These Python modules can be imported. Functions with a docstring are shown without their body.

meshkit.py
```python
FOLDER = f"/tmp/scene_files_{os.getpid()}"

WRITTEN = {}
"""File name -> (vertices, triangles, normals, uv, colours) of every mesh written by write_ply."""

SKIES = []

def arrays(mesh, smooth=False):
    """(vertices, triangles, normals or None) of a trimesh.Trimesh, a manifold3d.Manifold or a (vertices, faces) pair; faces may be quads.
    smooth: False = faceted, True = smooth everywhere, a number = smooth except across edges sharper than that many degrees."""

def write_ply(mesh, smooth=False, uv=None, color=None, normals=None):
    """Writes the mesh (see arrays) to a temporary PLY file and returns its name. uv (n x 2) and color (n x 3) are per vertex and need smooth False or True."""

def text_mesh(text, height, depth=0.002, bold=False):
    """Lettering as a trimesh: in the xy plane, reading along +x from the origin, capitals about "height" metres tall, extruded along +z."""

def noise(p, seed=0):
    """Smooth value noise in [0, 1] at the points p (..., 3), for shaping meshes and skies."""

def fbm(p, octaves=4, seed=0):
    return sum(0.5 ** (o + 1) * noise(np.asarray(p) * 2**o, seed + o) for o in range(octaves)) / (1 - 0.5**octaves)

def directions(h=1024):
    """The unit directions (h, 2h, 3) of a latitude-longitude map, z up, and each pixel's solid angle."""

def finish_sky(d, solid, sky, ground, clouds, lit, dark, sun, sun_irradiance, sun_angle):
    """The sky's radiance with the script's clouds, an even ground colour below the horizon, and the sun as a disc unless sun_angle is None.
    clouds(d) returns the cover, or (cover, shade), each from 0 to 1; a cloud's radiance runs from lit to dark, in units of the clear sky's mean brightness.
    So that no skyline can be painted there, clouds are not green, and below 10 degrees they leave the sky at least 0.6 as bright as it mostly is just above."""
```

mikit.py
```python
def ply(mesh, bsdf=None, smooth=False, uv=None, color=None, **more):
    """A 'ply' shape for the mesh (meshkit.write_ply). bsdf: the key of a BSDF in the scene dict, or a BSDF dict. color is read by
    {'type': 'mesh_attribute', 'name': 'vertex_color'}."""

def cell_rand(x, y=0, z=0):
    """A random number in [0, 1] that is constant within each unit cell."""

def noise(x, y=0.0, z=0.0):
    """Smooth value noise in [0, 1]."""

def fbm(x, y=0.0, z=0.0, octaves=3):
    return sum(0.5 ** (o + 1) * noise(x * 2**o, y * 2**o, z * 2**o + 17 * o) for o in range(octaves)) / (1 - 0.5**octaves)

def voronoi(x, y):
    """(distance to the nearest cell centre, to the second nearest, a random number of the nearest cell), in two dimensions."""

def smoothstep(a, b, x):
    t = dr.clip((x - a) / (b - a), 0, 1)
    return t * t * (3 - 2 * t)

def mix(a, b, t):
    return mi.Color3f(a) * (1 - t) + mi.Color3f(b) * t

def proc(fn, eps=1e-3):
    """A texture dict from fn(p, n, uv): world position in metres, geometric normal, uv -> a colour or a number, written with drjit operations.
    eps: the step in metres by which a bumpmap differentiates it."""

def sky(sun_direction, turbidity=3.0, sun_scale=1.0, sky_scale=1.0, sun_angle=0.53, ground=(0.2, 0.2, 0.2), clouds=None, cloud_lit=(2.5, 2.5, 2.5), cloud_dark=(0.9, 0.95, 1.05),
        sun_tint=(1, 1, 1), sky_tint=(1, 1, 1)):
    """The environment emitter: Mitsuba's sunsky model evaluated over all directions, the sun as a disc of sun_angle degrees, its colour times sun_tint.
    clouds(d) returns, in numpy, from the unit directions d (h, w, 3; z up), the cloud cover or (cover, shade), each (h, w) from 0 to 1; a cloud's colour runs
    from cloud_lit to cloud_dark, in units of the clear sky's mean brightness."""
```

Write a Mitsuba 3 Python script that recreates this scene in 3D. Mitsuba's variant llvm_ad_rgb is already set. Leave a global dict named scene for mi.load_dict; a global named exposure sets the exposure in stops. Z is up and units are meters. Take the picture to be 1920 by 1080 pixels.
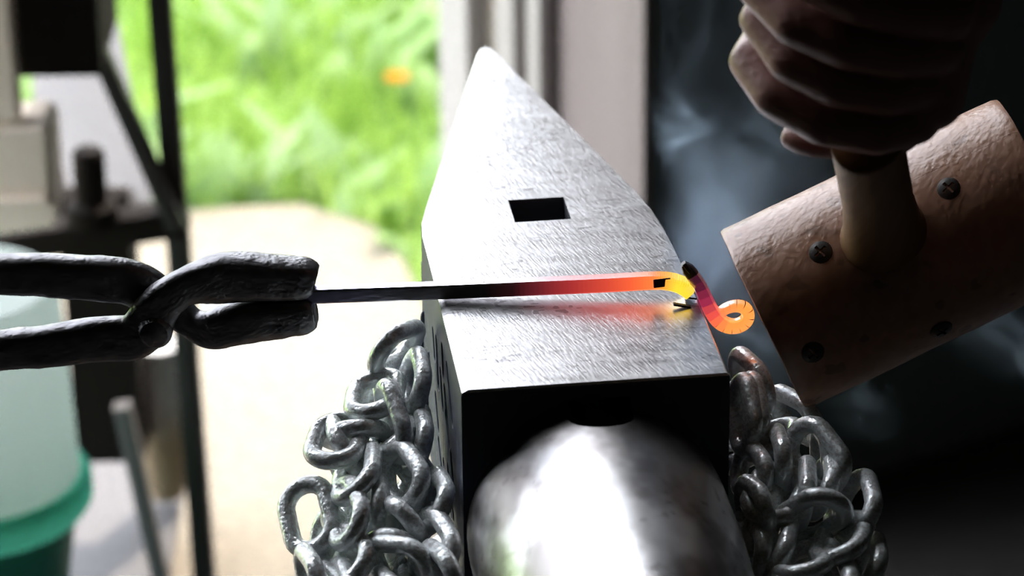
import math, random
import numpy as np, trimesh, mitsuba as mi, mikit, drjit as dr
import manifold3d as m3
from manifold3d import Manifold, CrossSection
from shapely.geometry import Polygon
import meshkit
from mikit import noise, fbm, mix, smoothstep, proc
T = mi.ScalarTransform4f
random.seed(7)
rng = np.random.default_rng(7)
scene, labels = {}, {}

# ---------------------------------------------------------------- camera, sky, exposure
EYE, LOOK, UP = (-0.178, -1.204, 1.452), (0.1085, 0.9018, -0.4183), (0.0624, 0.4138, 0.9082)
scene['camera'] = {'type': 'thinlens', 'fov': math.degrees(2 * math.atan(960 / 6410)), 'fov_axis': 'x',
                   'aperture_radius': 0.0058, 'focus_distance': 1.43, 'near_clip': 0.05, 'far_clip': 200.0,
                   'to_world': T().look_at(origin=list(EYE), target=[a + b for a, b in zip(EYE, LOOK)], up=list(UP))}
exposure = 3.75


def clouds(d):
    p = d / np.maximum(d[..., 2:], 0.08) * 0.7
    c = meshkit.fbm(np.stack([p[..., 0], p[..., 1], p[..., 2] * 0], -1), 4, 5)
    return np.clip(0.55 + 1.4 * (c - 0.35), 0, 1), np.clip(1.2 * (c - 0.5), 0, 1) * 0.5


scene['sky'] = mikit.sky((0.35, 0.55, 0.9), turbidity=4.0, sun_scale=0.3, sky_scale=1.0, ground=(0.12, 0.16, 0.07), clouds=clouds,
                         cloud_lit=(5.6, 5.7, 6.0), cloud_dark=(4.0, 4.15, 4.5))

# ---------------------------------------------------------------- helpers
ZF = 0.85                       # height of the anvil's face


def add(key, mesh, bsdf, smooth=False, label=None, category=None, group=None, kind=None, **more):
    scene[key] = mikit.ply(mesh, bsdf, smooth, **more)
    tag(key, label, category, group, kind)
    return key


def tag(key, label=None, category=None, group=None, kind=None):
    d = {k: v for k, v in (('label', label), ('category', category), ('group', group), ('kind', kind)) if v}
    if d:
        labels[key] = {**labels.get(key, {}), **d}


def unit(v):
    v = np.asarray(v, float)
    return v / np.linalg.norm(v)


def frame(origin, X, Y, Z):
    m = np.eye(4)
    m[:3, 0], m[:3, 1], m[:3, 2], m[:3, 3] = X, Y, Z, origin
    return m


def spline(pts, n):
    """A smooth curve through the points (centripetal by chord length), n samples."""
    from scipy.interpolate import PchipInterpolator, CubicSpline
    p = np.asarray(pts, float)
    t = np.r_[0, np.cumsum(np.linalg.norm(np.diff(p[:, :3], axis=0), axis=1) ** 0.5)]
    s = np.linspace(0, t[-1], n)
    return CubicSpline(t, p)(s) if len(p) > 2 else np.stack([np.interp(s, t, p[:, k]) for k in range(p.shape[1])], 1)


def sweep(path, half_u, half_v, updir, power=2.0, sides=20, caps=True, tip_round=0.0):
    """A bar along the path: superellipse section, half_u along updir (made square to the path), half_v across."""
    p = np.asarray(path, float)
    n = len(p)
    hu, hv = np.broadcast_to(half_u, (n,)), np.broadcast_to(half_v, (n,))
    t = np.gradient(p, axis=0)
    t /= np.linalg.norm(t, axis=1, keepdims=True)
    up = np.broadcast_to(np.asarray(updir, float), (n, 3))
    w = np.cross(t, up)
    w /= np.linalg.norm(w, axis=1, keepdims=True)
    uu = np.cross(w, t)
    a = np.arange(sides) * 2 * np.pi / sides + np.pi / sides
    c, s = np.cos(a), np.sin(a)
    k = (np.abs(c) ** power + np.abs(s) ** power) ** (-1 / power)
    c, s = c * k, s * k
    v = p[:, None] + uu[:, None] * (c[None, :] * hu[:, None])[..., None] + w[:, None] * (s[None, :] * hv[:, None])[..., None]
    i, j = np.meshgrid(np.arange(n - 1), np.arange(sides), indexing='ij')
    q = np.stack([i * sides + j, i * sides + (j + 1) % sides, (i + 1) * sides + (j + 1) % sides, (i + 1) * sides + j], -1).reshape(-1, 4)
    f = np.vstack([q[:, [0, 1, 2]], q[:, [0, 2, 3]]])
    v = v.reshape(-1, 3)
    if caps:
        j = np.arange(sides)
        f = np.vstack([f, np.stack([0 * j + len(v), (j + 1) % sides, j], 1), np.stack([0 * j + len(v) + 1, (n - 1) * sides + j, (n - 1) * sides + (j + 1) % sides], 1)])
        v = np.vstack([v, p[0], p[-1]])
    m = trimesh.Trimesh(v, f, process=False)
    if caps:
        if m.volume < 0:
            m.invert()
    else:
        g = m.triangles_center
        near = p[np.argmin(np.linalg.norm(g[:, None] - p[None], axis=2), axis=1)]
        if ((g - near) * m.face_normals).sum() < 0:
            m.invert()
    return m


def box(size, at=(0, 0, 0), bevel=0.0):
    if bevel <= 0:
        m = trimesh.creation.box(size)
    else:
        s = np.asarray(size) / 2
        pts = []
        for k in range(3):
            q = s - bevel
            q[k] = s[k]
            pts += [(a * q[0], b * q[1], c * q[2]) for a in (-1, 1) for b in (-1, 1) for c in (-1, 1)]
        m = trimesh.convex.convex_hull(np.array(pts))
    m.apply_translation(at)
    return m


def to_tri(man):
    m = man.to_mesh()
    return trimesh.Trimesh(m.vert_properties[:, :3], m.tri_verts, process=False)


def to_man(t):
    t = trimesh.Trimesh(t.vertices, t.faces)
    t.merge_vertices()
    return Manifold(m3.Mesh(np.asarray(t.vertices, np.float32), np.asarray(t.faces, np.uint32)))


def lathe(profile, n=32, origin=(0, 0, 0), axis=(0, 0, 1)):
    m = trimesh.creation.revolve(np.asarray(profile, float), sections=n)
    if m.volume < 0:
        m.invert()
    m.apply_transform(trimesh.geometry.align_vectors([0, 0, 1], unit(axis)))
    m.apply_translation(origin)
    return m


# ---------------------------------------------------------------- materials
def two(b):
    return {'type': 'twosided', 'bsdf': b}


def principled(color, rough=0.5, metallic=0.0, **k):
    if isinstance(color, (tuple, list)):
        color = {'type': 'rgb', 'value': list(color)}
    return {'type': 'principled', 'base_color': color, 'roughness': rough, 'metallic': metallic, **k}


def face_scratches(p):
    # fine grinding lines along the face, with smudges and nicks
    a = fbm(p.x * 60, p.y * 200, p.z * 200, 3)
    b = noise(p.x * 1700 + p.y * 500, p.y * 260 - p.x * 120, p.z * 300)
    return a, b


def steel_color(p, n, uv):
    a, b = face_scratches(p)
    dark = smoothstep(0.56, 0.74, fbm(p.x * 150, p.y * 520, p.z * 400, 3)) * smoothstep(0.50, 0.68, fbm(p.x * 20 + 3, p.y * 34 + 9, p.z * 30, 3))
    nick = smoothstep(0.74, 0.78, noise(p.x * 330, p.y * 700, p.z * 400)) * smoothstep(0.58, 0.70, noise(p.x * 60, p.y * 60 + 5, p.z * 40))
    c = mix((0.68, 0.675, 0.69), (0.55, 0.545, 0.56), fbm(p.x * 50, p.y * 70, p.z * 60, 3))
    c = c * (0.90 + 0.14 * b)
    return mix(c, (0.17, 0.16, 0.17), dr.clip(0.28 * dark + 0.6 * nick, 0, 1))


def steel_rough(p, n, uv):
    a, b = face_scratches(p)
    return 0.20 + 0.10 * a + 0.05 * b


def steel_bump(p, n, uv):
    a, b = face_scratches(p)
    return 0.7 * b + 0.5 * a


scene['m_steel'] = {'type': 'bumpmap', 'tex': proc(steel_bump, 2e-4), 'scale': 0.00005,
                    'bsdf': principled(proc(steel_color), proc(steel_rough), 1.0)}


def horn_color(p, n, uv):
    k = fbm(p.x * 45, p.y * 30, p.z * 45, 4)
    s = smoothstep(0.60, 0.74, fbm(p.x * 240 + 5, p.y * 240, p.z * 240, 3)) * smoothstep(0.42, 0.62, fbm(p.x * 40, p.y * 40 + 2, p.z * 40, 2))
    c = mix((0.58, 0.57, 0.575), (0.27, 0.25, 0.245), smoothstep(0.38, 0.66, k))
    return mix(c, (0.16, 0.14, 0.13), 0.55 * s)


scene['m_horn'] = {'type': 'bumpmap', 'tex': proc(lambda p, n, uv: fbm(p.x * 160, p.y * 160, p.z * 160, 3), 4e-4), 'scale': 0.00012,
                   'bsdf': principled(proc(horn_color), proc(lambda p, n, uv: 0.23 + 0.22 * fbm(p.x * 70, p.y * 50, p.z * 70, 3)), 1.0)}


def paint_color(p, n, uv):
    worn = smoothstep(-0.050, -0.004, (p.z - 0.85) + 0.028 * (fbm(p.x * 60, p.y * 60, p.z * 14, 3) - 0.5))
    scuff = smoothstep(0.62, 0.72, fbm(p.x * 200, p.y * 260, p.z * 60, 3))
    return mix(mix((0.030, 0.042, 0.075), (0.12, 0.125, 0.14), 0.8 * scuff), (0.055, 0.058, 0.068), worn)


scene['m_paint'] = {'type': 'bumpmap', 'tex': proc(lambda p, n, uv: fbm(p.x * 300, p.y * 300, p.z * 60, 3), 3e-4), 'scale': 0.0004,
                    'bsdf': principled(proc(paint_color), proc(lambda p, n, uv: 0.42 + 0.2 * fbm(p.x * 90, p.y * 90, p.z * 40, 2)), 0.25)}
# bare steel on top and on the ground edges, dark worn paint on the flanks and the front
scene['m_body'] = {'type': 'blendbsdf', 'weight': proc(lambda p, n, uv: dr.select((n.z > 0.35) & (p.z > 0.8455), mi.Float(1.0), mi.Float(0.0))),
                   'first': {'type': 'ref', 'id': 'm_paint'}, 'second': {'type': 'ref', 'id': 'm_steel'}}


def zinc_color(p, n, uv):
    k = fbm(p.x * 260, p.y * 260, p.z * 260, 3)
    worn = smoothstep(0.45, 0.60, fbm(p.x * 900, p.y * 900, p.z * 900, 2)) * smoothstep(0.2, 0.7, n.z * 0.5 + 0.5)
    return mix(mix((0.60, 0.64, 0.65), (0.80, 0.84, 0.85), k), (0.46, 0.445, 0.44), 0.7 * worn)


scene['m_zinc'] = {'type': 'bumpmap', 'tex': proc(lambda p, n, uv: fbm(p.x * 700, p.y * 700, p.z * 700, 2), 2e-4), 'scale': 0.00030,
                   'bsdf': principled(proc(zinc_color), proc(lambda p, n, uv: 0.20 + 0.28 * smoothstep(0.35, 0.65, fbm(p.x * 420 + 9, p.y * 420, p.z * 420, 2))), 0.45)}
scene['m_tongs'] = {'type': 'bumpmap', 'tex': proc(lambda p, n, uv: fbm(p.x * 130, p.y * 130, p.z * 130, 3) + 0.25 * noise(p.x * 900, p.y * 900, p.z * 900), 4e-4), 'scale': 0.0011,
                    'bsdf': principled(proc(lambda p, n, uv: mix((0.10, 0.10, 0.11), (0.20, 0.195, 0.20), fbm(p.x * 200, p.y * 200, p.z * 200, 3))),
                                       proc(lambda p, n, uv: 0.34 + 0.2 * fbm(p.x * 160, p.y * 160, p.z * 160, 2)), 0.8)}
scene['m_bar'] = {'type': 'bumpmap', 'tex': proc(lambda p, n, uv: fbm(p.x * 500, p.y * 900, p.z * 900, 3), 2e-4), 'scale': 0.00012,
                  'bsdf': principled(proc(lambda p, n, uv: mix((0.36, 0.36, 0.52), (0.34, 0.33, 0.35), smoothstep(-0.10, -0.06, p.x))), 0.26, 1.0)}
scene['m_scale'] = principled((0.03, 0.024, 0.028), 0.55, 0.2)
scene['m_hot'] = principled((0.34, 0.32, 0.335), 0.26, 1.0)


def hide_color(p, n, uv):
    k = fbm(p.x * 70, p.y * 70, p.z * 70, 4)
    f = fbm(p.x * 420, p.y * 420, p.z * 160, 3)
    s = smoothstep(0.66, 0.74, fbm(p.x * 110 + 4, p.y * 110, p.z * 110 + 8, 3))
    return mix(mix((0.31, 0.15, 0.085), (0.20, 0.085, 0.043), k), (0.46, 0.31, 0.22), 0.30 * f) * (1 - 0.3 * s)


scene['m_rawhide'] = {'type': 'bumpmap', 'tex': proc(lambda p, n, uv: fbm(p.x * 500, p.y * 500, p.z * 200, 3) + 0.4 * fbm(p.x * 90, p.y * 90, p.z * 90, 3), 4e-4), 'scale': 0.00038,
                      'bsdf': principled(proc(hide_color), proc(lambda p, n, uv: 0.30 + 0.2 * fbm(p.x * 120, p.y * 120, p.z * 120, 2)), 0.0, specular=0.75)}
scene['m_handle'] = {'type': 'bumpmap', 'tex': proc(lambda p, n, uv: fbm(p.x * 600, p.y * 40, p.z * 60, 3), 4e-4), 'scale': 0.0002,
                     'bsdf': principled(proc(lambda p, n, uv: mix((0.20, 0.105, 0.042), (0.125, 0.062, 0.024), fbm(p.x * 500, p.y * 30 + p.z * 30, p.z * 20, 3))), 0.6, specular=0.25)}
scene['m_screw'] = principled((0.028, 0.023, 0.019), 0.42, 0.4)
scene['m_skin'] = {'type': 'bumpmap', 'tex': proc(lambda p, n, uv: fbm(p.x * 400, p.y * 400, p.z * 400, 3), 4e-4), 'scale': 0.0003,
                   'bsdf': principled(proc(lambda p, n, uv: mix((0.26, 0.125, 0.10), (0.20, 0.09, 0.072), fbm(p.x * 90, p.y * 90, p.z * 90, 3))), 0.45, 0.0, specular=0.45)}
scene['m_wall'] = two(principled(proc(lambda p, n, uv: mix((0.12, 0.165, 0.18), (0.15, 0.19, 0.20), fbm(p.x * 3, p.y * 3, p.z * 2, 3))), 0.8))
scene['m_room'] = two(principled((0.022, 0.022, 0.023), 0.9))
scene['m_floor'] = two(principled(proc(lambda p, n, uv: mix((0.024, 0.023, 0.022), (0.040, 0.038, 0.036), fbm(p.x * 6, p.y * 6, 0, 4))), 0.8))
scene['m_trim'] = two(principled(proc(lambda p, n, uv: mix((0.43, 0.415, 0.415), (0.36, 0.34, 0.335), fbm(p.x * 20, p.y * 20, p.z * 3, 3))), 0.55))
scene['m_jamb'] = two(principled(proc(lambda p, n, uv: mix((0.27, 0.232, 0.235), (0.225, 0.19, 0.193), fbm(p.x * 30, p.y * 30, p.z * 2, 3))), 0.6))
scene['m_trim_dark'] = two(principled((0.26, 0.235, 0.20), 0.6))
scene['m_path'] = two(principled(proc(lambda p, n, uv: mix((0.215, 0.182, 0.135), (0.26, 0.235, 0.19), fbm(p.x * 5, p.y * 5, 0, 4)) * (0.85 + 0.3 * noise(p.x * 160, p.y * 160, 0))), 0.9))
scene['m_soil'] = two(principled(proc(lambda p, n, uv: mix((0.10, 0.20, 0.035), (0.17, 0.27, 0.06), fbm(p.x * 4, p.y * 4, 0, 4))), 0.95))


def leaf(c0, c1, f):
    fn = lambda p, n, uv: mix(c0, c1, fbm(p.x * f, p.y * f, p.z * f, 3))
    return {'type': 'principledthin', 'base_color': proc(fn), 'roughness': 0.5, 'diff_trans': 0.9, 'spec_trans': 0.0}


scene['m_grass'] = leaf((0.20, 0.36, 0.05), (0.36, 0.50, 0.13), 7)
scene['m_weed'] = leaf((0.28, 0.44, 0.15), (0.44, 0.56, 0.33), 9)
scene['m_flower'] = leaf((0.75, 0.34, 0.03), (0.80, 0.42, 0.05), 20)
scene['m_iron'] = two(principled(proc(lambda p, n, uv: mix((0.030, 0.029, 0.030), (0.055, 0.052, 0.052), fbm(p.x * 14, p.y * 14, p.z * 14, 3))), 0.5, 0.2))
scene['m_grey'] = two(principled((0.13, 0.128, 0.135), 0.7, specular=0.3))
scene['m_black'] = two(principled((0.012, 0.009, 0.008), 0.85, specular=0.2))
scene['m_sheet'] = two(principled(proc(lambda p, n, uv: mix((0.50, 0.50, 0.53), (0.42, 0.42, 0.44), fbm(p.x * 12, p.y * 12, p.z * 12, 3))), 0.45, 0.3))
scene['m_rust'] = two(principled(proc(lambda p, n, uv: mix((0.32, 0.24, 0.15), (0.5, 0.5, 0.5), smoothstep(0.15, 0.21, p.z))), 0.6, 0.1))
scene['m_brick'] = two(principled(proc(lambda p, n, uv: mix((0.90, 0.80, 0.69), (0.80, 0.70, 0.60), fbm(p.x * 40, p.y * 40, p.z * 40, 3))), 0.9))
scene['m_milk'] = {'type': 'principledthin', 'base_color': proc(lambda p, n, uv: mix((0.84, 0.87, 0.86), (0.74, 0.85, 0.80), fbm(p.x * 12, p.y * 12, p.z * 8, 3))), 'roughness': 0.4, 'diff_trans': 1.1, 'spec_trans': 0.0}
scene['m_teal'] = {'type': 'principledthin', 'base_color': {'type': 'rgb', 'value': [0.20, 0.80, 0.62]}, 'roughness': 0.4, 'diff_trans': 0.9, 'spec_trans': 0.0}
scene['m_teal_dark'] = two(principled((0.02, 0.34, 0.25), 0.45))
scene['m_stump'] = two(principled((0.20, 0.13, 0.08), 0.9))

# ---------------------------------------------------------------- the building: wall line turned 33 degrees, u along the wall into the opening, v outwards
HEAD, SIDE = np.array([0.1194, 0.9928, 0]), np.array([0.9928, -0.1194, 0])
B = math.radians(33)
J = np.array([EYE[0], EYE[1], 0]) + HEAD * 2.6 + SIDE * 0.113
W, N = -math.cos(B) * SIDE - math.sin(B) * HEAD, -math.sin(B) * SIDE + math.cos(B) * HEAD
WALL = frame(J, W, N, [0, 0, 1])


def wall_box(u0, u1, v0, v1, z0, z1, bevel=0.0):
    m = box((u1 - u0, v1 - v0, z1 - z0), ((u0 + u1) / 2, (v0 + v1) / 2, (z0 + z1) / 2), bevel)
    m.apply_transform(WALL)
    if m.volume < 0:
        m.invert()
    return m


H_DOOR, W_DOOR = 3.0, 1.8
add('floor', wall_box(-3.2, 5.6, -4.4, 0.27, -0.12, 0.0), 'm_floor', kind='structure', label='dark concrete floor of the workshop')
add('wall_front', wall_box(-3.2, -0.004, 0.0, 0.27, 0, 3.2), 'm_wall', kind='structure', label='dark painted wall right of the doorway')
add('wall_front_001', wall_box(W_DOOR, 5.6, 0.0, 0.27, 0, 3.2), 'm_wall', kind='structure')
add('wall_front_002', wall_box(-0.004, W_DOOR, 0.0, 0.27, H_DOOR, 3.2), 'm_wall', kind='structure')
add('wall_back', wall_box(-3.2, 5.6, -4.5, -4.4, 0, 3.2), 'm_room', kind='structure')
add('wall_right', wall_box(-3.3, -3.2, -4.5, 0.27, 0, 3.2), 'm_room', kind='structure')
add('wall_left', wall_box(5.6, 5.7, -4.5, 0.27, 0, 3.2), 'm_room', kind='structure')
add('ceiling', wall_box(-3.3, 5.7, -4.5, 0.5, 3.2, 3.3), 'm_room', kind='structure')
# the door frame, its stops and beads one behind the other
tag('door_1', 'pale wooden door frame with stepped stops behind the anvil', None, None, 'structure')
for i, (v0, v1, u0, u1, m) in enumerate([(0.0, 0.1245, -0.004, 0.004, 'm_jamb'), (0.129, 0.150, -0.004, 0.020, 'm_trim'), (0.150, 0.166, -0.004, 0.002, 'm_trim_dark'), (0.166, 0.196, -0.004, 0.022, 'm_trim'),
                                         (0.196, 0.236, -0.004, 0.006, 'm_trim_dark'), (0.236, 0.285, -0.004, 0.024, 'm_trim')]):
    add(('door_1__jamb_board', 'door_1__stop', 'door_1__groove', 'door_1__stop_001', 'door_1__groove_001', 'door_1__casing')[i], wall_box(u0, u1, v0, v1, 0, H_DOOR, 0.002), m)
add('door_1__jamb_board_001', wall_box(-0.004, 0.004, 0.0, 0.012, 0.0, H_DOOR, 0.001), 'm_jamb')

# ---------------------------------------------------------------- outdoors
outside = box((60, 60, 0.2), (0, 0, -0.12))
add('ground', outside, 'm_soil', kind='structure', label='grassy ground outside the doorway')
PATH = Polygon([(-4, 0.2), (-4, 2.5), (-1.2, 2.32), (-0.5, 2.22), (-0.127, 2.168), (0.0, 2.165), (0.072, 2.095), (0.095, 2.0), (0.105, 1.9), (0.125, 1.7), (0.20, 1.45), (0.55, 1.0), (0.2, 0.6)]).buffer(0.02).buffer(-0.02)
PATH = PATH.intersection(Polygon([tuple((J + W * u_ + N * v_)[:2]) for u_, v_ in ((-9, 0.0), (9, 0.0), (9, 9), (-9, 9))]))      # it starts at the door sill
pm = trimesh.creation.extrude_polygon(PATH, 0.03, engine='earcut')
pm.apply_translation((0, 0, -0.026))
add('path', pm, 'm_path', kind='structure', label='pale sandy concrete path outside the doorway')


def blades(spots, height, width, lean, seed):
    r = np.random.default_rng(seed)
    n = len(spots)
    az, h, w, l = r.uniform(0, 2 * np.pi, n), r.uniform(0.6, 1.2, n) * height, r.uniform(0.7, 1.3, n) * width, r.uniform(0.2, 1.0, n) * lean
    d = np.stack([np.cos(az), np.sin(az)], 1)
    s = np.stack([-d[:, 1], d[:, 0]], 1)
    verts = []
    for k, (t, ww) in enumerate([(0, 0.7), (0.5, 1.0), (1.0, 0.08)]):
        for sg in (-1, 1):
            xy = spots + d * (l * h * t ** 1.7)[:, None] + s * (sg * ww * w / 2)[:, None]
            verts.append(np.column_stack([xy, h * (t - 0.25 * l * t * t) - 0.02]))
    v = np.stack(verts, 1)
    f = np.array([[0, 1, 3], [0, 3, 2], [2, 3, 5], [2, 5, 4]])
    return trimesh.Trimesh(v.reshape(-1, 3), (f[None] + 6 * np.arange(n)[:, None, None]).reshape(-1, 3), process=False)


from shapely import contains_xy
pts = np.column_stack([rng.uniform(-1.2, 1.5, 30000), rng.uniform(1.2, 5.5, 30000)])
vv = (pts - J[:2]) @ N[:2]
pts = pts[(vv > 0.32) & ~contains_xy(PATH.buffer(0.01), pts[:, 0], pts[:, 1])]
add('lawn', blades(pts, 0.085, 0.006, 0.9, 1), 'm_grass', True, 'bright sunlit green grass growing beyond the path', 'grass', kind='stuff')
cl = pts[meshkit.fbm(np.column_stack([pts * 4.5, 0 * pts[:, :1]]), 3, 4) > 0.53][::5]
add('broadleaf_weeds', blades(cl, 0.10, 0.035, 1.2, 2), 'm_weed', True, 'pale broad-leaved weeds among the grass', 'weeds', kind='stuff')
fl = np.array([0.1231, 2.344, 0.07])
petals = trimesh.util.concatenate([trimesh.convex.convex_hull(np.array([fl + (0.003 * c, 0.003 * s, 0), fl + (0.010 * c - 0.005 * s, 0.010 * s + 0.005 * c, 0.007), fl + (0.010 * c + 0.005 * s, 0.010 * s - 0.005 * c, 0.007), fl + (0.015 * c, 0.015 * s, 0.004), fl + (0.008 * c, 0.008 * s, 0.001)])) for c, s in [(math.cos(a), math.sin(a)) for a in np.arange(9) * 2 * math.pi / 9]])
tag('dandelion', 'yellow-orange flower in the grass', 'flower')
add('dandelion__petals', petals, 'm_flower')
add('dandelion__stem', sweep([(0.1231, 2.344, -0.02), (0.122, 2.344, 0.03), (0.1231, 2.344, 0.071)], 0.0015, 0.0015, (1, 0, 0.01), sides=6), 'm_grass')

# ---------------------------------------------------------------- the anvil
FACE = [(-0.0540, -0.0003), (-0.0540, 0.1189), (-0.0540, 0.1548), (-0.0528, 0.1692), (-0.0492, 0.1866), (-0.0050, 0.3717), (-0.0026, 0.3789), (0.0004, 0.3814), (0.0039, 0.3794), (0.0064, 0.3699), (0.0314, 0.2587), (0.0470, 0.1880), (0.0506, 0.1680), (0.0525, 0.1480), (0.0535, 0.1270), (0.0540, 0.1060), (0.0540, -0.0003)]
plan = Polygon(FACE)


def ring(poly, z):
    return [(x, y, ZF + z) for x, y in list(poly.exterior.coords)[:-1]]


def inset(poly, d):
    return poly.buffer(-d, join_style=2)


def shift_left(poly, d):    # the left arris is ground back further
    return poly.intersection(Polygon([(-0.054 + d, -1), (1, -1), (1, 1), (-0.054 + d, 1)]))


top = shift_left(inset(plan, 0.0012), 0.0030)
slab = Manifold.hull_points(np.array(ring(top, 0.0) + ring(inset(plan, 0.0004), -0.0009) + ring(plan, -0.0024) + ring(plan, -0.020)))
block = Manifold.hull_points(np.array([(x, y, ZF + z) for x in (-0.054, 0.054) for y in (-0.0003, 0.160) for z in (-0.015, -0.100)]))
heel = Manifold.hull_points(np.array(ring(plan.intersection(Polygon([(-1, 0.15), (1, 0.15), (1, 1), (-1, 1)])), -0.015) + [(x, y, ZF + z) for x, y, z in [(-0.05, 0.15, -0.07), (0.05, 0.15, -0.07), (-0.03, 0.26, -0.045), (0.022, 0.26, -0.045), (0.0, 0.37, -0.028)]]))
body = slab + block + heel
body -= Manifold.cube([0.025, 0.025, 0.2], True).translate([0.0005, 0.1745, ZF - 0.02])          # square hole
body -= Manifold.cylinder(0.098, 0.0134, 0.0134, 48).translate([0.0010, -0.0040, ZF - 0.105])         # round recess at the step
for x, w, d in [(-0.018, 0.004, 0.0006), (-0.004, 0.007, 0.0008), (0.017, 0.005, 0.0010), (0.012, 0.003, 0.0005)]:
    body -= Manifold.cube([w, 0.004, 0.0012], True).rotate([35, 4, 0]).translate([x, -0.0003, ZF])
GROOVES = [(0.1115, 0.8227, 0.1067, 0.8141), (0.0979, 0.8254, 0.0928, 0.8077), (0.0730, 0.8335, 0.0707, 0.8235), (0.0543, 0.8339, 0.0369, 0.8181), (0.0823, 0.8179, 0.0761, 0.8059), (0.0633, 0.8073, 0.0521, 0.8005),
           (0.0964, 0.7778, 0.0719, 0.7598), (0.0771, 0.7775, 0.0494, 0.7693), (0.0591, 0.7843, 0.0406, 0.7727), (0.1062, 0.7948, 0.0971, 0.7852), (0.0660, 0.8180, 0.0560, 0.8060), (0.0450, 0.7980, 0.0360, 0.7860)]
for y0, z0, y1, z1 in GROOVES:
    a, b = np.array([-0.0540, y0, z0]), np.array([-0.0540, y1, z1])
    body -= (Manifold.sphere(1.0, 12).scale([0.0026, 0.0042, 0.0030]).translate(a) + Manifold.sphere(1.0, 12).scale([0.0026, 0.0036, 0.0030]).translate(b)).hull()
tag('anvil', 'steel anvil with bright worn face, square hole and pointed heel', 'anvil')
add('anvil__body', to_tri(body), 'm_body', 22)

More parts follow.
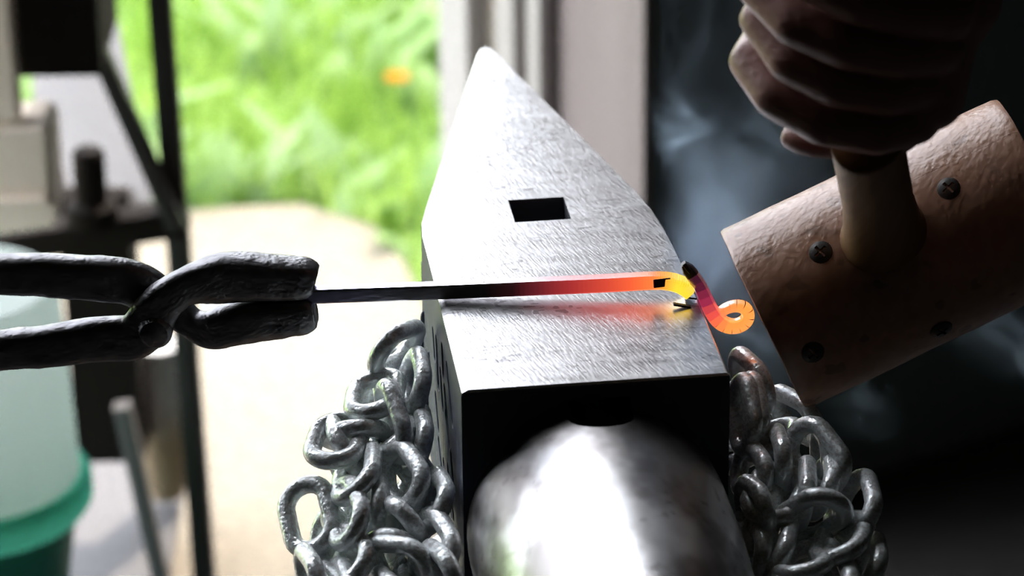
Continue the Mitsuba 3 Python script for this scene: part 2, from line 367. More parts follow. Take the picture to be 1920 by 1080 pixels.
# horn: a round, thick cone in front of the step
ys = np.array([0.004, -0.012, -0.04, -0.07, -0.10, -0.13, -0.16, -0.19, -0.22, -0.245, -0.262, -0.268])
hw = np.array([0.0525, 0.0535, 0.0535, 0.0520, 0.0490, 0.0445, 0.0385, 0.0310, 0.0220, 0.0130, 0.0055, 0.0005])
zt = np.array([-0.0115, -0.0110, -0.0108, -0.0106, -0.0104, -0.0104, -0.0106, -0.0110, -0.0118, -0.0135, -0.0165, -0.0195])
from scipy.interpolate import PchipInterpolator
yy = np.r_[np.linspace(0.004, -0.255, 60), np.linspace(-0.257, -0.268, 8)]
q = PchipInterpolator(-ys, np.column_stack([hw, zt]))(-yy)
na = 64
a = np.arange(na) * 2 * np.pi / na
vs = []
for y, (w, z) in zip(yy, q):
    hgt = 0.98 * w
    vs.append(np.column_stack([w * np.cos(a), np.full(na, y), ZF + z - hgt + hgt * np.sin(a)]))
vs = np.array(vs)
n = len(yy)
i, j = np.meshgrid(np.arange(n - 1), np.arange(na), indexing='ij')
qd = np.stack([i * na + j, i * na + (j + 1) % na, (i + 1) * na + (j + 1) % na, (i + 1) * na + j], -1).reshape(-1, 4)
f = np.vstack([qd[:, [0, 1, 2]], qd[:, [0, 2, 3]], np.stack([np.arange(na) * 0 + n * na, (np.arange(na) + 1) % na, np.arange(na)], 1), np.stack([np.arange(na) * 0 + n * na + 1, (n - 1) * na + np.arange(na), (n - 1) * na + (np.arange(na) + 1) % na], 1)])
hv = np.vstack([vs.reshape(-1, 3), vs[0].mean(0), vs[-1].mean(0)])
hm = trimesh.Trimesh(hv, f, process=False)
if hm.volume < 0:
    hm.invert()
horn = to_man(hm) - Manifold.cylinder(0.098, 0.0134, 0.0134, 48).translate([0.0010, -0.0040, ZF - 0.105])
add('anvil__horn', to_tri(horn), 'm_horn', 25, label='rounded horn mottled grey')
# waist and feet under the chain
loft = [(0.052, -0.004, 0.158, -0.098), (0.040, 0.012, 0.142, -0.130), (0.040, 0.012, 0.142, -0.175), (0.062, -0.03, 0.185, -0.215), (0.066, -0.04, 0.195, -0.255)]
waist = Manifold()
for (w0, a0, b0, z0), (w1, a1, b1, z1) in zip(loft, loft[1:]):
    waist += Manifold.hull_points(np.array([(s * w0, y, ZF + z0) for s in (-1, 1) for y in (a0, b0)] + [(s * w1, y, ZF + z1) for s in (-1, 1) for y in (a1, b1)]))
add('anvil__waist', to_tri(waist), 'm_paint', label='dark blue painted waist')
for k, (y, z, r) in enumerate([(0.1699 - 0.012, 0.7739 + 0.02, 0.0022), (0.150, 0.7668 + 0.02, 0.0018), (0.1318, 0.7677 + 0.03, 0.0026), (0.1427, 0.7758, 0.0022), (0.152, 0.8105, 0.0016), (0.136, 0.789, 0.0016)]):
    d = trimesh.creation.icosphere(2, 1.0)
    d.apply_scale((0.0014, r, 2.6 * r))
    d.apply_translation((-0.0543, y, z))
    add('anvil__paint_drip' + ('_%03d' % k if k else ''), d, 'm_paint', True)
tag('stump', 'round wooden stump under the anvil', 'stump')
add('stump__trunk', lathe([(0, 0), (0.20, 0), (0.205, 0.3), (0.20, 0.585), (0.19, 0.594), (0, 0.594)], 40, (0, 0.07, 0)), 'm_stump', 30)

# ---------------------------------------------------------------- the chain
LINKS_LEFT = [((-0.0714, 0.0923, 0.8263), (0.528, 0.811, -0.250), (0.704, -0.583, -0.404)),
 ((-0.0664, 0.0709, 0.8199), (-0.002, -0.998, -0.055), (-0.932, -0.018, 0.361)),
 ((-0.0831, 0.0660, 0.8181), (-0.174, -0.984, -0.029), (-0.247, 0.015, 0.969)),
 ((-0.0769, 0.0492, 0.8139), (0.181, -0.823, -0.538), (-0.975, -0.222, 0.011)),
 ((-0.1007, 0.0469, 0.8078), (-0.270, -0.956, -0.112), (-0.084, -0.093, 0.992)),
 ((-0.0943, 0.0296, 0.8009), (-0.130, -0.991, -0.011), (-0.657, 0.077, 0.750)),
 ((-0.0770, 0.0239, 0.8011), (0.288, -0.947, -0.144), (-0.753, -0.317, 0.577)),
 ((-0.0680, 0.0466, 0.8057), (-0.015, -1.000, 0.016), (-0.941, 0.019, 0.337)),
 ((-0.0648, 0.0159, 0.7933), (0.095, -0.989, 0.109), (-0.856, -0.026, 0.517)),
 ((-0.1147, 0.0229, 0.7862), (0.109, -0.870, -0.480), (-0.452, -0.474, 0.756)),
 ((-0.1005, 0.0136, 0.7916), (0.141, -0.986, -0.089), (-0.834, -0.167, 0.527)),
 ((-0.0878, 0.0219, 0.7904), (-0.059, -0.997, 0.057), (-0.971, 0.070, 0.229)),
 ((-0.1022, -0.0007, 0.7798), (0.303, -0.952, 0.050), (-0.689, -0.183, 0.701)),
 ((-0.0813, -0.0122, 0.7808), (0.696, -0.687, 0.208), (-0.681, -0.724, -0.111)),
 ((-0.0643, -0.0078, 0.7861), (0.241, -0.961, -0.134), (-0.789, -0.275, 0.550)),
 ((-0.0499, -0.0218, 0.7807), (0.240, -0.949, 0.207), (-0.949, -0.274, -0.155)),
 ((-0.0764, 0.0080, 0.7847), (0.137, 0.487, -0.862), (-0.813, -0.441, -0.379)),
 ((-0.0769, 0.0544, 0.8054), (-0.114, -0.988, 0.102), (-0.562, 0.149, 0.814)),
 ((-0.0927, 0.0576, 0.8043), (0.274, -0.765, 0.583), (-0.029, -0.612, -0.790)),
 ((-0.1081, -0.0106, 0.7694), (0.062, -0.998, 0.030), (-0.794, -0.031, 0.607)),
 ((-0.0867, -0.0227, 0.7696), (0.295, -0.952, 0.083), (-0.955, -0.291, 0.059)),
 ((-0.0595, -0.0286, 0.7720), (0.265, -0.952, 0.153), (-0.922, -0.203, 0.331)),
 ((-0.1159, -0.0008, 0.7707), (0.163, -0.972, 0.169), (-0.982, -0.177, -0.066)),
 ((-0.0970, 0.0530, 0.8021), (0.003, 0.992, -0.125), (0.875, 0.058, 0.481)),
 ((-0.0822, -0.0003, 0.7762), (0.089, 0.393, -0.915), (-0.338, -0.852, -0.399))]
LINKS_RIGHT = [((0.0755, 0.0632, 0.8143), (0.230, -0.972, 0.045), (-0.963, -0.234, -0.133)),
 ((0.0679, 0.0403, 0.8103), (-0.025, -0.865, -0.501), (-0.974, -0.093, 0.208)),
 ((0.0728, 0.0437, 0.8093), (-0.019, -0.875, -0.483), (-0.997, -0.022, 0.079)),
 ((0.0966, 0.0711, 0.7924), (0.369, -0.921, 0.121), (-0.889, -0.388, -0.245)),
 ((0.0935, 0.0146, 0.8020), (0.369, -0.849, -0.377), (-0.706, -0.520, 0.480)),
 ((0.0788, 0.0204, 0.7990), (-0.064, -0.993, 0.102), (-0.998, 0.067, 0.022)),
 ((0.0706, -0.0036, 0.7958), (-0.461, -0.869, -0.181), (0.066, -0.237, 0.969)),
 ((0.0641, -0.0058, 0.7911), (0.130, -0.963, 0.238), (-0.989, -0.144, -0.042)),
 ((0.0848, 0.0002, 0.7934), (-0.191, -0.981, -0.026), (-0.962, 0.182, 0.202)),
 ((0.0936, 0.0048, 0.7932), (-0.165, -0.978, 0.129), (-0.866, 0.206, 0.455)),
 ((0.1058, -0.0075, 0.7902), (-0.072, -0.992, -0.099), (-0.812, 0.001, 0.583)),
 ((0.0861, -0.0135, 0.7900), (0.528, -0.506, 0.682), (-0.282, -0.862, -0.421)),
 ((0.0959, -0.0247, 0.7852), (-0.402, -0.915, -0.032), (-0.361, 0.126, 0.924)),
 ((0.0798, -0.0323, 0.7809), (-0.458, -0.883, 0.104), (-0.191, 0.211, 0.959)),
 ((0.0705, -0.0213, 0.7797), (-0.300, -0.953, -0.048), (-0.855, 0.246, 0.456)),
 ((0.1052, -0.0286, 0.7736), (-0.155, -0.986, 0.065), (-0.843, 0.166, 0.511)),
 ((0.0621, -0.0178, 0.7772), (-0.031, -0.974, 0.226), (-0.974, 0.080, 0.210)),
 ((0.0670, 0.0168, 0.7946), (0.099, -0.992, 0.082), (-0.955, -0.071, 0.288)),
 ((0.0589, -0.0337, 0.7699), (0.046, -0.996, 0.076), (-0.915, -0.011, 0.404)),
 ((0.0936, -0.0388, 0.7711), (-0.028, -0.999, 0.035), (-0.986, 0.033, 0.165)),
 ((0.0792, -0.0459, 0.7703), (-0.020, -0.996, 0.090), (-0.732, 0.075, 0.677)),
 ((0.0800, 0.0377, 0.7990), (-0.288, -0.949, 0.125), (-0.324, 0.219, 0.920)),
 ((0.0996, 0.0285, 0.7947), (-0.055, -0.974, 0.220), (-0.998, 0.059, 0.010)),
 ((0.0605, 0.0071, 0.7855), (-0.293, -0.956, 0.006), (-0.722, 0.225, 0.655))]


def link_mesh(L=0.038, Wd=0.0262, r=0.0038, na=14, nb=40):
    R, s = Wd / 2 - r, L / 2 - Wd / 2
    pts = []
    for k in range(nb):
        t = 2 * np.pi * k / nb
        c = np.array([np.cos(t) * R, np.sin(t) * R, 0])
        pts.append(c + np.array([math.copysign(s, np.cos(t)) if abs(np.cos(t)) > 1e-9 else 0, 0, 0]))
    pts = np.array(pts)
    # even out along the straights
    t = np.roll(pts, -1, 0) - np.roll(pts, 1, 0)
    t /= np.linalg.norm(t, axis=1, keepdims=True)
    nrm = np.column_stack([t[:, 1], -t[:, 0], 0 * t[:, 0]])
    a = np.arange(na) * 2 * np.pi / na
    v = pts[:, None] + r * (np.cos(a)[None, :, None] * nrm[:, None] + np.sin(a)[None, :, None] * np.array([0, 0, 1.0]))
    i, j = np.meshgrid(np.arange(nb), np.arange(na), indexing='ij')
    q = np.stack([i * na + j, i * na + (j + 1) % na, ((i + 1) % nb) * na + (j + 1) % na, ((i + 1) % nb) * na + j], -1).reshape(-1, 4)
    m = trimesh.Trimesh(v.reshape(-1, 3), np.vstack([q[:, [0, 1, 2]], q[:, [0, 2, 3]]]), process=False)
    if m.volume < 0:
        m.invert()
    return m


LINK = mikit.ply(link_mesh(), 'm_zinc', True)
tag('chain', 'heavy galvanised steel chain wrapped in turns around the anvil below its face', 'chain')
count = 0


def put_link(c, ax, nr):
    global count
    ax = unit(ax)
    nr = unit(np.asarray(nr) - ax * np.dot(nr, ax))
    c = np.array(c, float)
    wd = np.cross(nr, ax)
    reach = 0.0055 + 0.0130 * abs(ax[0]) + 0.0080 * abs(wd[0])
    if -0.10 < c[1] < 0.17 and c[2] > ZF - 0.11 and abs(c[0]) < 0.0545 + reach:
        c[0] = math.copysign(0.0545 + reach, c[0])
    key = 'chain__link' + ('_%03d' % count if count else '')
    scene[key] = {**LINK, 'to_world': T(frame(c, ax, np.cross(nr, ax), nr).tolist())}
    count += 1


for c, ax, nr in LINKS_LEFT + LINKS_RIGHT:
    put_link(c, ax, nr)
# the inner turns, between the visible links and the anvil
r2 = np.random.default_rng(11)
for lst, sg in ((LINKS_LEFT, -1), (LINKS_RIGHT, 1)):
    for c, ax, nr in (lst if sg < 0 else lst[::2]):
        c = np.array(c) + np.array([-sg * r2.uniform(0.002, 0.010), r2.uniform(0.004, 0.014), -r2.uniform(0.018, 0.028)])
        if abs(c[0]) < 0.068:
            c[0] = sg * (0.068 + r2.uniform(0, 0.006))
        put_link(c, unit(r2.normal(size=3) * (0.5, 1, 0.7)), r2.normal(size=3))
for k in range(28):        # the turns round the back and front of the waist
    t = k / 28 * 2 * math.pi
    x, y = 0.060 * math.cos(t), 0.077 + 0.085 * math.sin(t)
    put_link((x, y, ZF - 0.142 - 0.006 * (k % 2)), (-0.060 * math.sin(t), 0.085 * math.cos(t), 0), (0.3, 0.2, 1) if k % 2 else (math.cos(t), math.sin(t), 0.2))

# ---------------------------------------------------------------- the iron bar being forged
BAR=[(-0.1160, 0.0969, 0.8513), (-0.1049, 0.0953, 0.8520), (-0.0540, 0.0880, 0.8538), (-0.0143, 0.0823, 0.8555), (0.0188, 0.0776, 0.8570), (0.0353, 0.0752, 0.8579), (0.0408, 0.0745, 0.8576), (0.0456, 0.0738, 0.8564), (0.0503, 0.0731, 0.8532)]
TIP=[(0.0475, 0.0735, 0.8657), (0.0511, 0.0730, 0.8610), (0.0547, 0.0725, 0.8549), (0.0576, 0.0721, 0.8480), (0.0603, 0.0717, 0.8426), (0.0637, 0.0712, 0.8386), (0.0681, 0.0705, 0.8369), (0.0723, 0.0699, 0.8381), (0.0745, 0.0696, 0.8415), (0.0733, 0.0698, 0.8450), (0.0700, 0.0703, 0.8462), (0.0665, 0.0708, 0.8455), (0.0634, 0.0712, 0.8436)]
S = 0.00318
VIEWN = np.array([-0.14, -0.99, 0.0])          # the bar's broad side faces the horn
bar = spline(BAR, 200)
arc = np.r_[0, np.cumsum(np.linalg.norm(np.diff(bar, axis=0), axis=1))]
BARUP = (0, 0, 1)
cut = int(np.argmin(np.abs(bar[:, 0] + 0.034)))
tag('iron_bar', 'square iron bar, black at the tongs and glowing red to yellow with a scrolled tip', 'iron bar')
add('iron_bar__cold_end', sweep(bar[:cut + 1], S, S, BARUP, 9, 24), 'm_bar', 30, label='black end held in the tongs')


def glow(stops, s):
    xs = [a for a, _ in stops]
    return [float(np.interp(s, xs, [c[k] for _, c in stops])) for k in range(3)]


BAR_GLOW = [(-0.034, (0.0, 0.0, 0.0)), (-0.022, (0.015, 0.002, 0.003)), (-0.012, (0.12, 0.010, 0.016)), (0.002, (0.36, 0.026, 0.026)), (0.016, (0.62, 0.06, 0.032)), (0.026, (0.85, 0.11, 0.036)), (0.035, (1.0, 0.20, 0.045)), (0.041, (1.1, 0.42, 0.04)), (0.045, (1.1, 0.70, 0.04)), (0.053, (1.05, 0.62, 0.035))]


def glowing(key, path, hu, hv, up, colors, power, sides, step):
    """The hot part, as short emitting rings of one piece each."""
    n = len(path)
    k = 0
    for i0 in range(0, n - 1, step):
        i1 = min(n - 1, i0 + step)
        m = sweep(path[i0:i1 + 1], hu[i0:i1 + 1], hv[i0:i1 + 1], up, power, sides, caps=False) if i1 - i0 >= 1 else None
        c = np.mean(colors[i0:i1 + 1], axis=0) * 0.087
        scene['%s__%03d' % (key, k)] = mikit.ply(m, 'm_hot', 40, emitter={'type': 'area', 'radiance': {'type': 'rgb', 'value': [float(x) for x in c]}})
        k += 1


hot = bar[cut:]
w = np.interp(hot[:, 0], [-0.02, 0.035, 0.044, 0.052], [S, S, 0.0042, 0.0058])
h_ = np.interp(hot[:, 0], [-0.02, 0.035, 0.044, 0.052], [S, S, 0.0030, 0.0026])
glowing('iron_bar__hot_end', hot, h_, w, BARUP, [glow(BAR_GLOW, x) for x in hot[:, 0]], 9, 24, 2)
tag('iron_bar__hot_end', 'glowing red to yellow hot end')
tip = spline(TIP, 80)
s = np.linspace(0, 1, 80)
TIP_GLOW = [(0, (0.02, 0.002, 0.006)), (0.16, (0.05, 0.006, 0.02)), (0.28, (0.30, 0.02, 0.06)), (0.40, (0.85, 0.09, 0.06)), (0.52, (1.15, 0.30, 0.06)), (0.8, (1.15, 0.33, 0.06)), (1, (1.1, 0.22, 0.07))]
hu = np.interp(s, [0, 0.05, 0.45, 0.75, 1], [0.0012, 0.0026, 0.0034, 0.0027, 0.0020])
hv = np.interp(s, [0, 0.5, 1], [0.0022, 0.0026, 0.0026])
tcross = unit(np.cross(tip[-1] - tip[20], tip[50] - tip[20]))
tn = np.array([np.cross(t_, tcross) for t_ in np.gradient(tip, axis=0)])
tn /= np.linalg.norm(tn, axis=1, keepdims=True)
for i0 in range(0, 79, 4):
    i1 = min(79, i0 + 4)
    m = sweep(tip[i0:i1 + 1], hu[i0:i1 + 1], hv[i0:i1 + 1], tn[i0:i1 + 1], 4, 18, caps=(i0 == 0 or i1 == 79))
    if i0 < 8:
        scene['iron_bar__scrolled_tip__%03d' % (i0 // 4)] = mikit.ply(m, 'm_scale', 40)
        continue
    scene['iron_bar__scrolled_tip__%03d' % (i0 // 4)] = mikit.ply(m, 'm_hot', 40, emitter={'type': 'area', 'radiance': {'type': 'rgb', 'value': [float(x) * 0.087 for x in glow(TIP_GLOW, (s[i0] + s[i1]) / 2)]}})
tag('iron_bar__scrolled_tip', 'orange glowing tip curled into a small scroll')
for k, (p, sz, rot) in enumerate([((0.0383, 0.0712, 0.8585), (0.0072, 0.0006, 0.0038), 3), ((0.0487, 0.0700, 0.8650), (0.0052, 0.0006, 0.0018), -55), ((0.0503, 0.0693, 0.8516), (0.0050, 0.0008, 0.0006), -12), ((0.0455, 0.0640, 0.8510), (0.0075, 0.0022, 0.0009), -14)]):
    m = box(sz, (0, 0, 0), 0.0002)
    m.apply_transform(trimesh.transformations.rotation_matrix(math.radians(-rot), [0, 1, 0]))
    m.apply_translation(p)
    add('iron_bar__scale_flake' + ('_%03d' % k if k else ''), m, 'm_scale', label='dark flake of scale' if k == 0 else None)

# ---------------------------------------------------------------- the tongs
TONG_A = [(-0.1042, 0.0952, 0.8589), (-0.1086, 0.0958, 0.8597), (-0.1157, 0.0968, 0.8597), (-0.1289, 0.0987, 0.8602), (-0.1399, 0.1003, 0.8603), (-0.1477, 0.1014, 0.8596), (-0.1577, 0.1028, 0.8576), (-0.1669, 0.1041, 0.8515), (-0.1729, 0.1050, 0.8429), (-0.1801, 0.1060, 0.8350), (-0.1924, 0.1078, 0.8330), (-0.2150, 0.1110, 0.8294), (-0.2375, 0.1142, 0.8264), (-0.2945, 0.1224, 0.8158), (-0.3985, 0.1372, 0.7933)]
TONG_B = [(-0.1047, 0.0953, 0.8437), (-0.1092, 0.0959, 0.8432), (-0.1163, 0.0969, 0.8425), (-0.1297, 0.0988, 0.8408), (-0.1409, 0.1004, 0.8381), (-0.1489, 0.1016, 0.8354), (-0.1577, 0.1028, 0.8374), (-0.1651, 0.1039, 0.8441), (-0.1736, 0.1051, 0.8503), (-0.1822, 0.1063, 0.8562), (-0.1931, 0.1079, 0.8587), (-0.2129, 0.1107, 0.8608), (-0.2349, 0.1139, 0.8621), (-0.2901, 0.1217, 0.8647), (-0.3892, 0.1359, 0.8707)]
RIVET = [(-0.1709, 0.1047, 0.8397)]
NB = unit(np.array([-0.1429, -1.0, 0.0]))       # toward the horn end
tag('tongs', 'black forged blacksmith tongs gripping the end of the iron bar', 'tongs')
mm = 0.0002234
for nm, pts, hh, dd, off in (('TONG_A', TONG_A, [24, 35, 38, 42, 44, 43, 35, 38, 42, 42, 41, 38, 36, 34, 30], [0.0062, 0.0080, 0.0085, 0.0085, 0.0075, 0.0065, 0.0055, 0.0055, 0.0055, 0.006, 0.0065, 0.0065, 0.0065, 0.006, 0.005], [0, 0, 0, 0, 0, 0.0015, 0.004, 0.0055, 0.0055, 0.004, 0.002, 0.001, 0, 0, 0]),
                             ('TONG_B', TONG_B, [24, 35, 37, 39, 38, 36, 27, 32, 40, 42, 42, 39, 37, 34, 30], [0.0062, 0.0080, 0.0085, 0.0085, 0.0075, 0.0065, 0.0055, 0.0055, 0.0055, 0.006, 0.0065, 0.0065, 0.0065, 0.006, 0.005], [0, 0, 0, 0, 0, -0.0015, -0.004, -0.0055, -0.0055, -0.004, -0.002, -0.001, 0, 0, 0])):
    p = np.array(pts) + NB * np.array(off)[:, None]
    c = spline(np.column_stack([p, np.array(hh) * mm / 0.90, dd]), 120)
    m = sweep(c[:, :3], c[:, 3] * 0.93, c[:, 4], (0, 0, 1), 3.4, 28)
    rough = meshkit.fbm(m.vertices * 140, 3, 3)[:, None] - 0.5
    m.vertices = m.vertices + m.vertex_normals * rough * 0.0014
    add('tongs__arm' if nm == 'TONG_A' else 'tongs__arm_001', m, 'm_tongs', 45)
rv = np.array(RIVET[0]) + NB * 0.0115
add('tongs__rivet', lathe([(0, 0.0028), (0.0030, 0.0025), (0.0058, 0.0014), (0.0074, -0.001), (0.0074, -0.016), (0, -0.016)], 28, rv, NB), 'm_tongs', 30)

# ---------------------------------------------------------------- the mallet
AX, VW = unit((0.9102, 0.0008, 0.4143)), unit((-0.1085, -0.9018, 0.4183))
VW = unit(VW - AX * (VW @ AX))
UPM = np.cross(VW, AX)
E0 = np.array([0.0836, 0.0833, 0.8326])
R_, L_ = 0.0420, 0.1290
tag('mallet', 'brown rawhide mallet with wooden handle poised over the right edge of the anvil', 'mallet')
prof = [(0, 0.0012), (0.036, 0.0006), (0.0405, 0.0), (0.0415, 0.0004), (0.0420, 0.0020), (0.0421, 0.03), (0.0418, 0.065), (0.0421, 0.10), (0.0420, 0.1265), (0.0412, 0.1288), (0.0395, 0.129), (0, 0.1285)]
pr = []
for (r0, z0), (r1, z1) in zip(prof, prof[1:]):
    nseg = max(1, int(abs(z1 - z0) / 0.003))
    pr += [(r0 + (r1 - r0) * k / nseg, z0 + (z1 - z0) * k / nseg) for k in range(nseg)]
pr.append(prof[-1])
hd = trimesh.creation.revolve(np.array(pr), sections=96)
hd.merge_vertices()
if hd.volume < 0:
    hd.invert()
hd.apply_transform(frame(E0, VW, np.cross(AX, VW), AX))
hd.vertices = hd.vertices + hd.vertex_normals * ((meshkit.fbm(hd.vertices * 60, 3, 8)[:, None] - 0.5) * 0.0009)
add('mallet__head', hd, 'm_rawhide', 40, label='rolled brown rawhide head')
# the frayed end of the roll
HD = unit((-0.2055, -0.7521, 0.6262))
ROOT = np.array([0.1368, 0.0871, 0.8546])
hp = np.array([ROOT + HD * t - AX * 0.034 * (t - 0.04) for t in np.linspace(0.036, 0.190, 24)])
tt = np.linspace(0, 1, 24)
add('mallet__handle', sweep(hp, np.interp(tt, [0, 0.12, 0.4, 1], [0.0200, 0.0165, 0.0142, 0.0138]), np.interp(tt, [0, 0.12, 0.4, 1], [0.0165, 0.0135, 0.0120, 0.0120]), AX, 2.2, 32), 'm_handle', True, label='smooth wooden handle')


def screw(along, ang, k):
    d = VW * math.cos(math.radians(ang)) + np.cross(AX, VW) * -math.sin(math.radians(ang))
    if d @ UPM * math.sin(math.radians(ang)) < 0:
        d = VW * math.cos(math.radians(ang)) + np.cross(AX, VW) * math.sin(math.radians(ang))
    h = Manifold.revolve(CrossSection([[(0, -0.004), (0.0045, -0.004), (0.0050, 0.0), (0.0047, 0.0006), (0.0030, 0.0013), (0, 0.0016)]]), 28)
    for rot in (20, 110):
        h -= Manifold.cube([0.0058, 0.0011, 0.0022], True).rotate([0, 0, rot]).translate([0, 0, 0.0010])
    m = to_tri(h)
    m.apply_transform(frame(E0 + AX * (along + 0.0025) + d * 0.0418, AX, np.cross(d, AX), d))
    if m.volume < 0:
        m.invert()
    add('mallet__screw' + ('_%03d' % k if k else ''), m, 'm_screw', 30, label='dark cross-head screw' if k == 0 else None)


for k, (al, an) in enumerate([(0.0901, 24.3), (0.0316, 23.1), (0.0628, -55.8), (0.0109, -27.6), (0.06, 118), (0.03, 170), (0.10, 200)]):
    screw(al, an, k)

# ---------------------------------------------------------------- the hand
HO, HX, HY, HZ = np.array([0.0923, -0.0514, 0.9948]), unit((0.9921, -0.1247, -0.0114)), unit((0.0624, 0.4138, 0.9082)), unit((-0.1085, -0.9018, 0.4183))


def chain_of(points):
    """points: (x, y, z, r) in millimetres; hulls of neighbouring spheres."""
    out = Manifold()
    sp = [Manifold.sphere(r, 24).translate([x, y, z]) for x, y, z, r in points]
    for a_, b_ in zip(sp, sp[1:]):
        out += (a_ + b_).hull()
    return out


def px(x, y, z, r):
    return ((x - 1620) * 0.1966, (140 - y) * 0.1966, z, r * 0.1966)


fingers = [
    # index to little finger: knuckle bend on the left, running down and round under the handle
    [px(1445, 60, -22, 42), px(1414, 112, -8, 44), px(1456, 178, 2, 46), px(1540, 226, 6, 48), px(1640, 240, 4, 52), px(1710, 215, 0, 58)],
    [px(1460, -10, -8, 42), px(1426, 40, 8, 42), px(1478, 118, 18, 46), px(1560, 160, 22, 48), px(1650, 170, 18, 52), px(1720, 150, 10, 60)],
    [px(1470, -70, 6, 42), px(1412, -25, 20, 44), px(1480, 55, 32, 46), px(1570, 95, 36, 48), px(1660, 105, 30, 52), px(1735, 90, 20, 62)],
    [px(1500, -150, 20, 38), px(1430, -105, 36, 40), px(1500, -20, 44, 42), px(1590, 25, 48, 44), px(1680, 35, 40, 50), px(1750, 30, 28, 62)],
]
thumb = [px(1500, 252, -26, 25), px(1528, 258, -24, 31), px(1600, 256, -20, 40), px(1690, 236, -14, 50), px(1735, 170, -8, 62)]
palm = [px(1735, 190, 0, 60), px(1740, 90, 8, 72), px(1785, 5, 14, 84), px(1760, -110, 22, 110), px(1770, -260, 30, 120)]
arm = [px(1770, -260, 30, 125), px(1800, -420, 45, 150), px(1850, -800, 70, 190), px(1900, -1400, 110, 230), px(1930, -1750, 130, 250)]
hand = chain_of(palm) + chain_of(arm) + chain_of(thumb)
for fg in fingers:
    hand += chain_of(fg)
hand += (Manifold.sphere(13, 24).translate([24, -8, 2]) + Manifold.sphere(14, 24).translate([28, 22, 18]) + Manifold.sphere(14, 24).translate([30, 40, 26])).hull()
ht = to_tri(hand.refine_to_length(3.0))
ht.merge_vertices()
trimesh.smoothing.filter_taubin(ht, 0.5, 0.53, 28)
ht.vertices = HO + (np.asarray(ht.vertices) / 1000.0) @ np.array([HX, HY, HZ])
ht.fix_normals()
add('person', ht, 'm_skin', True, 'bare hand and forearm gripping the mallet handle', 'person')

# ---------------------------------------------------------------- blurred things at the doorway, left; l across, d ahead of the eye, z up
def LC(l, d, z):
    return np.array([EYE[0], EYE[1], 0]) + SIDE * l + HEAD * d + np.array([0, 0, z])


def bar_between(a, b, w, t, power=8, up=None):
    a, b = LC(*a), LC(*b)
    return sweep(np.linspace(a, b, 3), w / 2, t / 2, SIDE if up is None else up, power, 12)


tag('machine_stand', 'dark iron machine stand with a pale sheet-metal chute beside the doorway', 'stand')
add('machine_stand__leg', bar_between((-0.268, 2.42, 0.95), (-0.2505, 2.42, 0.0), 0.0185, 0.022), 'm_iron', 30)
add('machine_stand__leg_001', bar_between((-0.60, 2.42, 0.95), (-0.62, 2.42, 0.0), 0.0185, 0.022), 'm_iron', 30)
add('machine_stand__crossbar', bar_between((-0.64, 2.42, 0.344), (-0.250, 2.42, 0.4015), 0.024, 0.03, up=(0, 0, 1)), 'm_black', 30)
add('machine_stand__housing', box((0.074, 0.12, 0.20)) .apply_transform(frame(LC(-0.338, 2.42, 0.642), SIDE, HEAD, [0, 0, 1])), 'm_black')
add('machine_stand__brace', bar_between((-0.322, 2.40, 0.590), (-0.256, 2.40, 0.402), 0.014, 0.016), 'm_iron', 30)
ch = trimesh.convex.convex_hull(np.array([LC(*p) + np.array([0, 0, dz]) for p in [(-0.385, 2.60, 0.52), (-0.318, 2.60, 0.52), (-0.278, 2.46, 0.378), (-0.372, 2.46, 0.372)] for dz in (0, -0.004)]))
add('machine_stand__chute', ch, 'm_sheet', label='pale sheet-metal chute')
add('machine_stand__column', box((0.055, 0.05, 0.235)).apply_transform(frame(LC(-0.328, 2.49, 0.283), SIDE, HEAD, [0, 0, 1])), 'm_black')
kb = lathe([(0, 0.060), (0.010, 0.060), (0.0125, 0.056), (0.0125, 0.018), (0.020, 0.014), (0.021, 0.0), (0, 0)], 24, LC(-0.3215, 2.41, 0.403), (0, 0, 1))
add('machine_stand__knob', kb, 'm_black', 30)
add('machine_stand__strut', bar_between((-0.307, 2.40, 0.25), (-0.272, 2.40, 0.0), 0.014, 0.016), 'm_grey', 30, label='slanting strut')
add('machine_stand__roller', lathe([(0, 0), (0.013, 0), (0.019, 0.02), (0.021, 0.13), (0.019, 0.14), (0, 0.14)], 28, LC(-0.291, 2.53, 0.10), (0, 0, 1)), 'm_rust', 30, label='rusty brown roller')
add('machine_stand__base_tray', box((0.16, 0.30, 0.010), (0, 0, 0), 0.002).apply_transform(frame(LC(-0.360, 2.52, 0.085), SIDE, HEAD, [0, 0, 1])), 'm_grey', label='grey base tray')
# canister
CR = 0.085
cc = LC(-0.309 - CR, 2.2, 0)
tag('canister', 'pale translucent plastic canister with teal collar and base', 'canister')
add('canister__body', lathe([(CR - 0.006, 0.292), (CR - 0.012, 0.442), (CR - 0.015, 0.448), (0, 0.450)], 48, cc), 'm_milk', 30)
add('canister__collar', lathe([(CR - 0.010, 0.272), (CR - 0.002, 0.270), (CR + 0.002, 0.276), (CR + 0.002, 0.290), (CR - 0.002, 0.297), (CR - 0.008, 0.297)], 48, cc), 'm_teal', 30)
add('canister__base', lathe([(0, 0), (0.04, 0), (0.042, 0.05), (CR - 0.010, 0.270)], 48, cc), 'm_teal_dark', 30, label='tapered teal base')
tag('firebrick', 'beige brick block standing on the crossbar of the machine stand', 'brick')
add('firebrick__block', box((0.105, 0.055, 0.080), (0, 0, 0), 0.006).apply_transform(frame(LC(-0.390, 2.36, 0.474), SIDE, HEAD, [0, 0, 1])), 'm_brick')
add('firebrick__foot', trimesh.convex.convex_hull(np.array([LC(l, d, z) for d in (2.325, 2.395) for l, z in [(-0.45, 0.455), (-0.345, 0.458), (-0.338, 0.448), (-0.340, 0.436), (-0.45, 0.422)]])), 'm_brick')
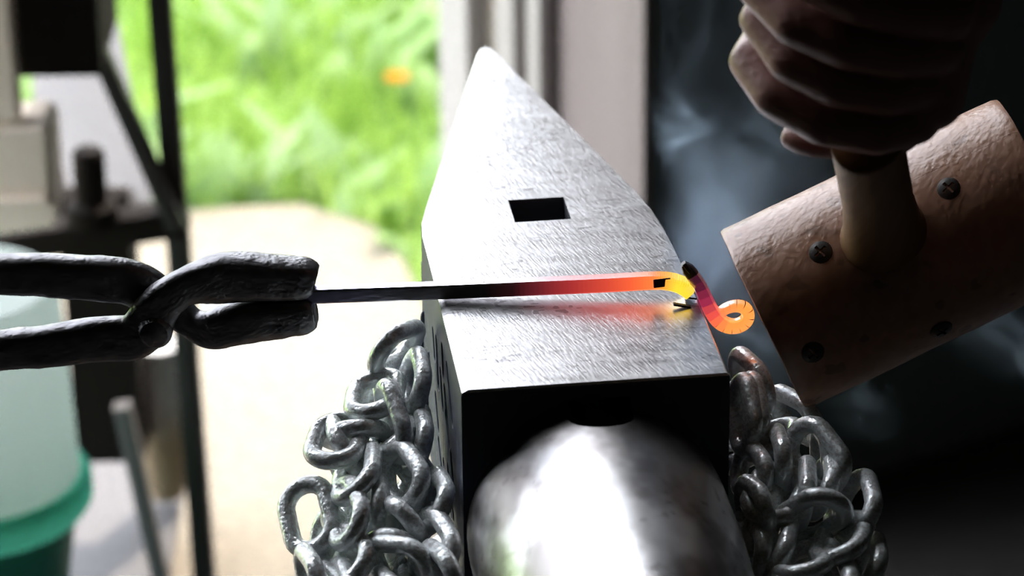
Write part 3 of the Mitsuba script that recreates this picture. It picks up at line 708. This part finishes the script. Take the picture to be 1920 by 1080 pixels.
add('wooden_board', box((0.06, 0.02, 0.158), (0, 0, 0), 0.003).apply_transform(frame(LC(-0.390, 2.345, 0.594), SIDE, HEAD, [0, 0, 1])), 'm_brick', label='upright beige board standing on the brick block at the left edge', category='board')
SMOKE_BLOBS = [
 ((0.0669, 0.1000, 0.8510), (0.013, 0.018, 0.022), 16, 18),
 ((0.0793, 0.0950, 0.8173), (0.012, 0.018, 0.022), 8, 8),
 ((0.0661, 0.1150, 0.8594), (0.018, 0.02, 0.014), 5, 8),
 ((0.0442, 0.1300, 0.9101), (0.008, 0.016, 0.016), 4, 34),
 ((0.0434, 0.1300, 0.8930), (0.008, 0.016, 0.006), 6, 26),
 ((0.0891, 0.1300, 0.8963), (0.022, 0.02, 0.014), 0.8, 4),
 ((0.0667, 0.1200, 0.8771), (0.02, 0.03, 0.012), 1, 4),
 ((0.0587, 0.1300, 0.9322), (0.02, 0.03, 0.03), 0.4, 2),
 ((0.1286, 0.1000, 0.7622), (0.007, 0.014, 0.018), 1, 26),
 ((0.2015, 0.1200, 0.7967), (0.008, 0.016, 0.009), 4, 16),
]

# ---------------------------------------------------------------- smoke off the hot iron
G0, G1 = np.array([0.045, 0.065, 0.770]), np.array([0.300, 0.185, 1.060])
NX, NY, NZ = 150, 40, 170
zz, yg, xx = np.meshgrid(np.linspace(G0[2], G1[2], NZ), np.linspace(G0[1], G1[1], NY), np.linspace(G0[0], G1[0], NX), indexing='ij')
P3 = np.stack([xx, yg, zz], -1)
warp = np.stack([meshkit.fbm(P3 * 16 + k * 31, 3, 20 + k) - 0.5 for k in range(3)], -1)
Q3 = P3 + 0.055 * warp
ridge = 1 - np.abs(2 * meshkit.fbm(Q3 * (26, 26, 15), 3, 31) - 1)          # thin folded sheets
fine = np.clip((ridge - 0.86) / 0.13, 0, 1) ** 2
soft = np.clip(meshkit.fbm(Q3 * (15, 15, 9), 3, 40) * 2.2 - 0.75, 0, 1)
dens = np.zeros_like(xx)
for c, s, a_soft, a_fine in SMOKE_BLOBS:
    g = np.exp(-0.5 * (((Q3 - c) / s) ** 2).sum(-1))
    dens += g * (a_soft * soft + a_fine * fine)
edge = np.minimum.reduce([xx - G0[0], G1[0] - xx, yg - G0[1], G1[1] - yg, zz - G0[2], G1[2] - zz])
dens *= np.clip(edge / 0.012, 0, 1)
cen, hal = (G0 + G1) / 2, (G1 - G0) / 2
scene['smoke'] = {'type': 'cube', 'to_world': T().translate(cen.tolist()).scale(hal.tolist()), 'bsdf': {'type': 'null'},
                  'interior': {'type': 'heterogeneous', 'albedo': {'type': 'constvolume', 'value': {'type': 'rgb', 'value': [0.62, 0.78, 0.99]}}, 'phase': {'type': 'hg', 'g': 0.35}, 'scale': 1.0,
                               'sigma_t': {'type': 'gridvolume', 'grid': mi.VolumeGrid(dens[..., None].astype(np.float32)), 'filter_type': 'trilinear', 'to_world': T().translate(G0.tolist()).scale((G1 - G0).tolist())}}}
tag('smoke', 'thin bluish smoke curling up between the hot bar and the mallet', 'smoke', None, 'stuff')
